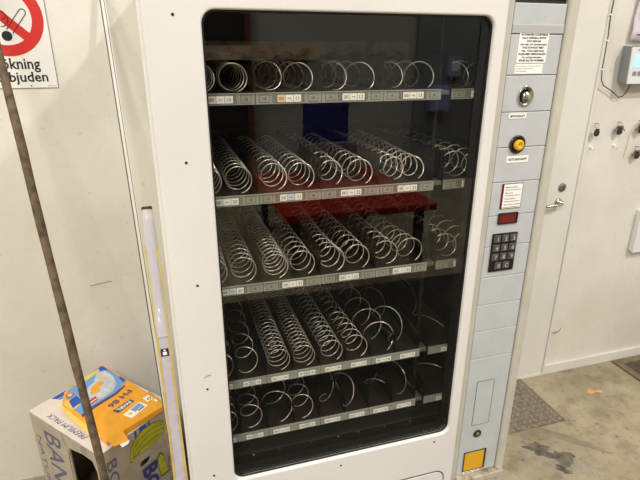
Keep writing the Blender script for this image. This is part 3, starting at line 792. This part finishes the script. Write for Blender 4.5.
MB().box(2.239,2.59,WY-.026,WY,.679,.90,'device_front',.004).build('enclosure', eb)
MB().box(2.235,2.594,WY-.034,WY-.026,.675,.904,'device_front',.003).build('cover', eb)

def keyset(x, z, n, fob, label, seed, cord=False):
    rs = random.Random(seed)
    t = thing('key_ring', label, 'keys', (x,WY-.01,z))
    MB().cyl((x,WY,z+.018),(x,WY-.022,z+.020),.0018,'scotch',8).build('nail', t)
    r = .010; MB().tube([(x+r*math.cos(a),WY-.016-.002*math.sin(a),z+.010+r*math.sin(a)) for a in [2*PI*k/20 for k in range(20)]], .0009, 'brass' if n else 'chrome', 5, closed=True).build('ring', t)
    for k in range(n):
        an = -PI/2 + (k-(n-1)/2)*.62 + rs.uniform(-.15,.15); T = Matrix.Translation((x,WY-.014-.003*k,z+.004)) @ Matrix.Rotation(-an-PI/2,4,'Y') @ Matrix.Rotation(PI/2,4,'X')
        kk = MB().shape([circle(0,-.010,.0085,20), circle(0,-.006,.0025,12)], .002, 'brass', T)
        kk.shape([[(-.0026,-.017),(.0026,-.017),(.0026,-.024),(.0042,-.026),(.0026,-.028),(.0044,-.031),(.0026,-.034),(0,-.038),(-.0026,-.035)]], .002, 'brass', T)
        kk.build('key', t)
    if fob:
        T = Matrix.Translation((x-.003,WY-.020,z-.018)) @ Matrix.Rotation(PI/2,4,'X')
        MB().shape([[(-.006,.016),(.007,.016),(.014,.002),(.013,-.012),(.004,-.019),(-.008,-.018),(-.014,-.008),(-.013,.004)], circle(0,.010,.0022,12)], .008, 'fob', T, .002).build('key_fob', t)
    if cord:
        MB().tube([(x-.004,WY-.012,z+.012),(x-.03,WY-.006,z-.005),(x-.042,WY-.004,z-.04),(x-.046,WY-.004,z-.10),(x-.050,WY-.004,z-.15)], .0008, 'brass', 5).build('cord', t)
keyset(1.870,1.322,0,True,'key ring with one round black fob, leftmost on the wall',1)
keyset(2.000,1.324,4,True,'bunch of brass keys with black tag hanging right of the lone black fob',2)
keyset(2.125,1.325,3,True,'bunch of brass keys with thin cord, at the right picture edge below the display',3,True)
keyset(2.135,1.205,3,True,'lowest bunch of keys with black fob, at the right picture edge',4)
for x, z, lb in ((1.872,1.232,'empty white wall hook under the lone black key fob'),(2.004,1.235,'empty white wall hook under the middle bunch of brass keys')):
    m_ = MB().cyl((x,WY,z),(x,WY-.006,z),.007,'card',12); m_.tube([(x,WY-.006,z),(x,WY-.014,z-.004),(x,WY-.016,z-.012),(x,WY-.022,z-.013),(x,WY-.024,z-.006)], .0018,'card',6)
    tag(m_.build('wall_hook'), lb, 'hook')
m_ = MB().tube([(1.842,WY,.262),(1.845,WY-.012,.258),(1.856,WY-.022,.262),(1.872,WY-.026,.275),(1.882,WY-.022,.288)], .0016, 'brass', 6)
m_.tube([(1.85,WY-.018,.266),(1.862,WY-.022,.263),(1.878,WY-.020,.270)], .0014, 'brass', 6)
tag(m_.build('wire_stub'), 'short bent wire sticking out of the wall low beside the door frame', 'wire')

# hairline crack on the left wall
tag(MB().tube([(-.326,WY-.0005,.826),(-.30,WY-.0005,.829),(-.275,WY-.0005,.833),(-.248,WY-.0005,.836)], .0009,'strip_dark',4).build('wall_crack'), 'short dark horizontal crack in the cream wall above the boxes', 'crack')

# ------------------------------------------------------------------ the hall behind the camera (seen mirrored in the glass)
YR = -3.998
gt = thing('dark_gateway', 'dark closed gate with brown post across the hall, reflected in the glass', 'gate', (.2,YR,0))
MB().box(-.7,.93,YR,YR+.05,0,3.2,'dark_gate').build('gate_leaf', gt)
MB().box(.93,1.0,YR,YR+.09,0,3.25,'brown_paint',.004).build('gate_post', gt)
bs = thing('dark_door_pair', 'dark double door across the hall, reflected right in the glass', 'door', (3.9,YR,0))
for k in range(2): MB().box(3.05+k*.86,3.89+k*.86,YR,YR+.05,0,2.4,'gate_grey',.004).build('door_leaf', bs)
sb = thing('switch_box', 'small pale blue box on the dark double door across the hall', 'box', (3.54,YR+.05,1.34)); MB().box(3.45,3.62,YR+.05,YR+.14,1.34,1.57,'bluegrey',.006).build('housing', sb); MB().box(3.48,3.59,YR+.14,YR+.15,1.40,1.52,'device_front',.003).build('cover', sb)
sb = thing('switch_box', 'larger blue-grey box below the small pale one across the hall', 'box', (3.35,YR+.05,.92)); MB().box(3.22,3.48,YR+.05,YR+.18,.92,1.235,'bluegrey',.006).build('housing', sb); MB().box(3.24,3.46,YR+.18,YR+.19,.94,1.215,'bluegrey',.003).build('cover', sb)
ws = thing('added_board_shelf', 'pale board shelf added across the hall, its reflection brightens the glass above the top spirals', 'shelf', (.9,YR,1.5))  # unseen board, added so its reflection brightens the band above the spirals
MB().box(-.3,1.72,YR+.052,YR+.30,1.66,1.69,'pale_board',.002).box(-.3,1.72,YR+.28,YR+.30,1.545,1.66,'pale_board',.002).build('board', ws)
for x in (.1,.98,1.6): MB().box(x-.015,x+.015,YR+.052 if x > .9 else YR+.05,YR+.28,1.50,1.66,'scotch').build('bracket', ws)
ct = thing('red_platform_cart', 'low red platform cart behind the viewer, reflected between the shelves', 'cart', (1.3,-2.0,0))
MB().box(.74,1.95,-2.7,-1.3,.49,.55,'red_paint',.01).build('deck', ct)
for x in (.84,1.85):
    for y in (-2.6,-1.4):
        MB().box(x-.03,x+.03,y-.03,y+.03,.16,.49,'steel_dark').cyl((x-.02,y,.08),(x+.02,y,.08),.08,'rubber',24).box(x-.025,x+.025,y-.01,y+.01,.08,.17,'scotch').build('caster', ct)
m_ = MB().box(1.2,1.62,-2.66,-2.2,.5505,.885,'gate_grey',.004); tag(m_.build('storage_box'), 'grey storage box on the red cart under the blue crate', 'box')
cr = thing('blue_crate', 'blue plastic crate on the grey box behind the viewer', 'crate', (1.41,-2.43,.886))
MB().shape([rnd_rect(1.23,1.56,-2.62,-2.26,.02), rnd_rect(1.245,1.545,-2.605,-2.275,.012)], .33, 'blue_crate', Matrix.Translation((0,0,.886)), .003)  .box(1.24,1.55,-2.61,-2.27,.886,.896,'blue_crate').build('crate_body', cr)
MB().shape([rnd_rect(1.22,1.57,-2.63,-2.25,.02), rnd_rect(1.246,1.544,-2.604,-2.276,.012)], .02, 'blue_crate', Matrix.Translation((0,0,1.19)), .003).build('rim', cr)

tag(MB().shape([rnd_rect(-.6,3.2,-1.15,.6,.04)], .008, 'added_mat', Matrix.Identity(4), .002).build('added_dark_sheet'), 'large dark mat added on the unseen floor to darken its reflection in the glass', 'mat')  # unseen mat, added to darken the floor mirrored in the lower glass
# ------------------------------------------------------------------ lamps
def lamp(x, y, p, ang=0, lx=1.3, ly=.25, z=4.5, col=(1,.975,.93)):
    t = thing('ceiling_light', 'long fluorescent ceiling light over the hall', 'light', (x,y,z+.02), 'fluorescent lights under the hall ceiling')
    t.rotation_euler = (0,0,ang)
    m_ = MB().box(-lx/2-.02,lx/2+.02,-ly/2-.02,ly/2+.02,.02,.09,'lamp_house',.01); m_.box(-.01,.01,-.01,.01,.09,4.8-z,'lamp_house')
    t['_w'] = [0,0,0]
    for v in m_.v: v.z -= .02
    m_.build('housing', t)
    t['_w'] = [x,y,z]
    L = bpy.data.lights.new('lamp_light','AREA'); L.shape = 'RECTANGLE'; L.size = lx; L.size_y = ly; L.energy = p; L.color = col
    o = bpy.data.objects.new('lamp_light', L); C.objects.link(o); o.location = (x,y,z); o.rotation_euler = (0,0,ang)
lamp(2.5,-1.0,150,lx=.25,ly=.15)
lamp(-1.2,-2.2,190)
lamp(4.2,-2.6,110)
lamp(-2.2,-.2,110)
w = bpy.data.worlds.new('w'); bpy.context.scene.world = w; w.use_nodes = True
w.node_tree.nodes['Background'].inputs[0].default_value = (.9,.9,1,1); w.node_tree.nodes['Background'].inputs[1].default_value = .3

# ------------------------------------------------------------------ camera
yaw, pitch, roll, f = .294512112, .360599498, -.00269265425, 504.5557
cy, sy, cp_, sp_ = math.cos(yaw), math.sin(yaw), math.cos(pitch), math.sin(pitch)
fw = V((sy*cp_, cy*cp_, -sp_)); rt = V((cy,-sy,0)); dn = fw.cross(rt)
cr_, sr_ = math.cos(roll), math.sin(roll)
r2 = rt*cr_+dn*sr_; d2 = dn*cr_-rt*sr_
cam = bpy.data.cameras.new('camera'); co = bpy.data.objects.new('camera', cam); C.objects.link(co)
mw = Matrix.Identity(4)
for i in range(3): mw[i][0]=r2[i]; mw[i][1]=-d2[i]; mw[i][2]=-fw[i]
mw[2][3] = 1.65
co.matrix_world = mw
cam.sensor_width = 36; cam.lens = f*36/640; cam.clip_start = .02
S = bpy.context.scene; S.camera = co
S.view_settings.view_transform = 'Standard'; S.view_settings.look = 'None'
S.view_settings.exposure = -.22; S.view_settings.gamma = 1; S.view_settings.use_curve_mapping = False
for o in bpy.data.objects:
    if '_w' in o: del o['_w']
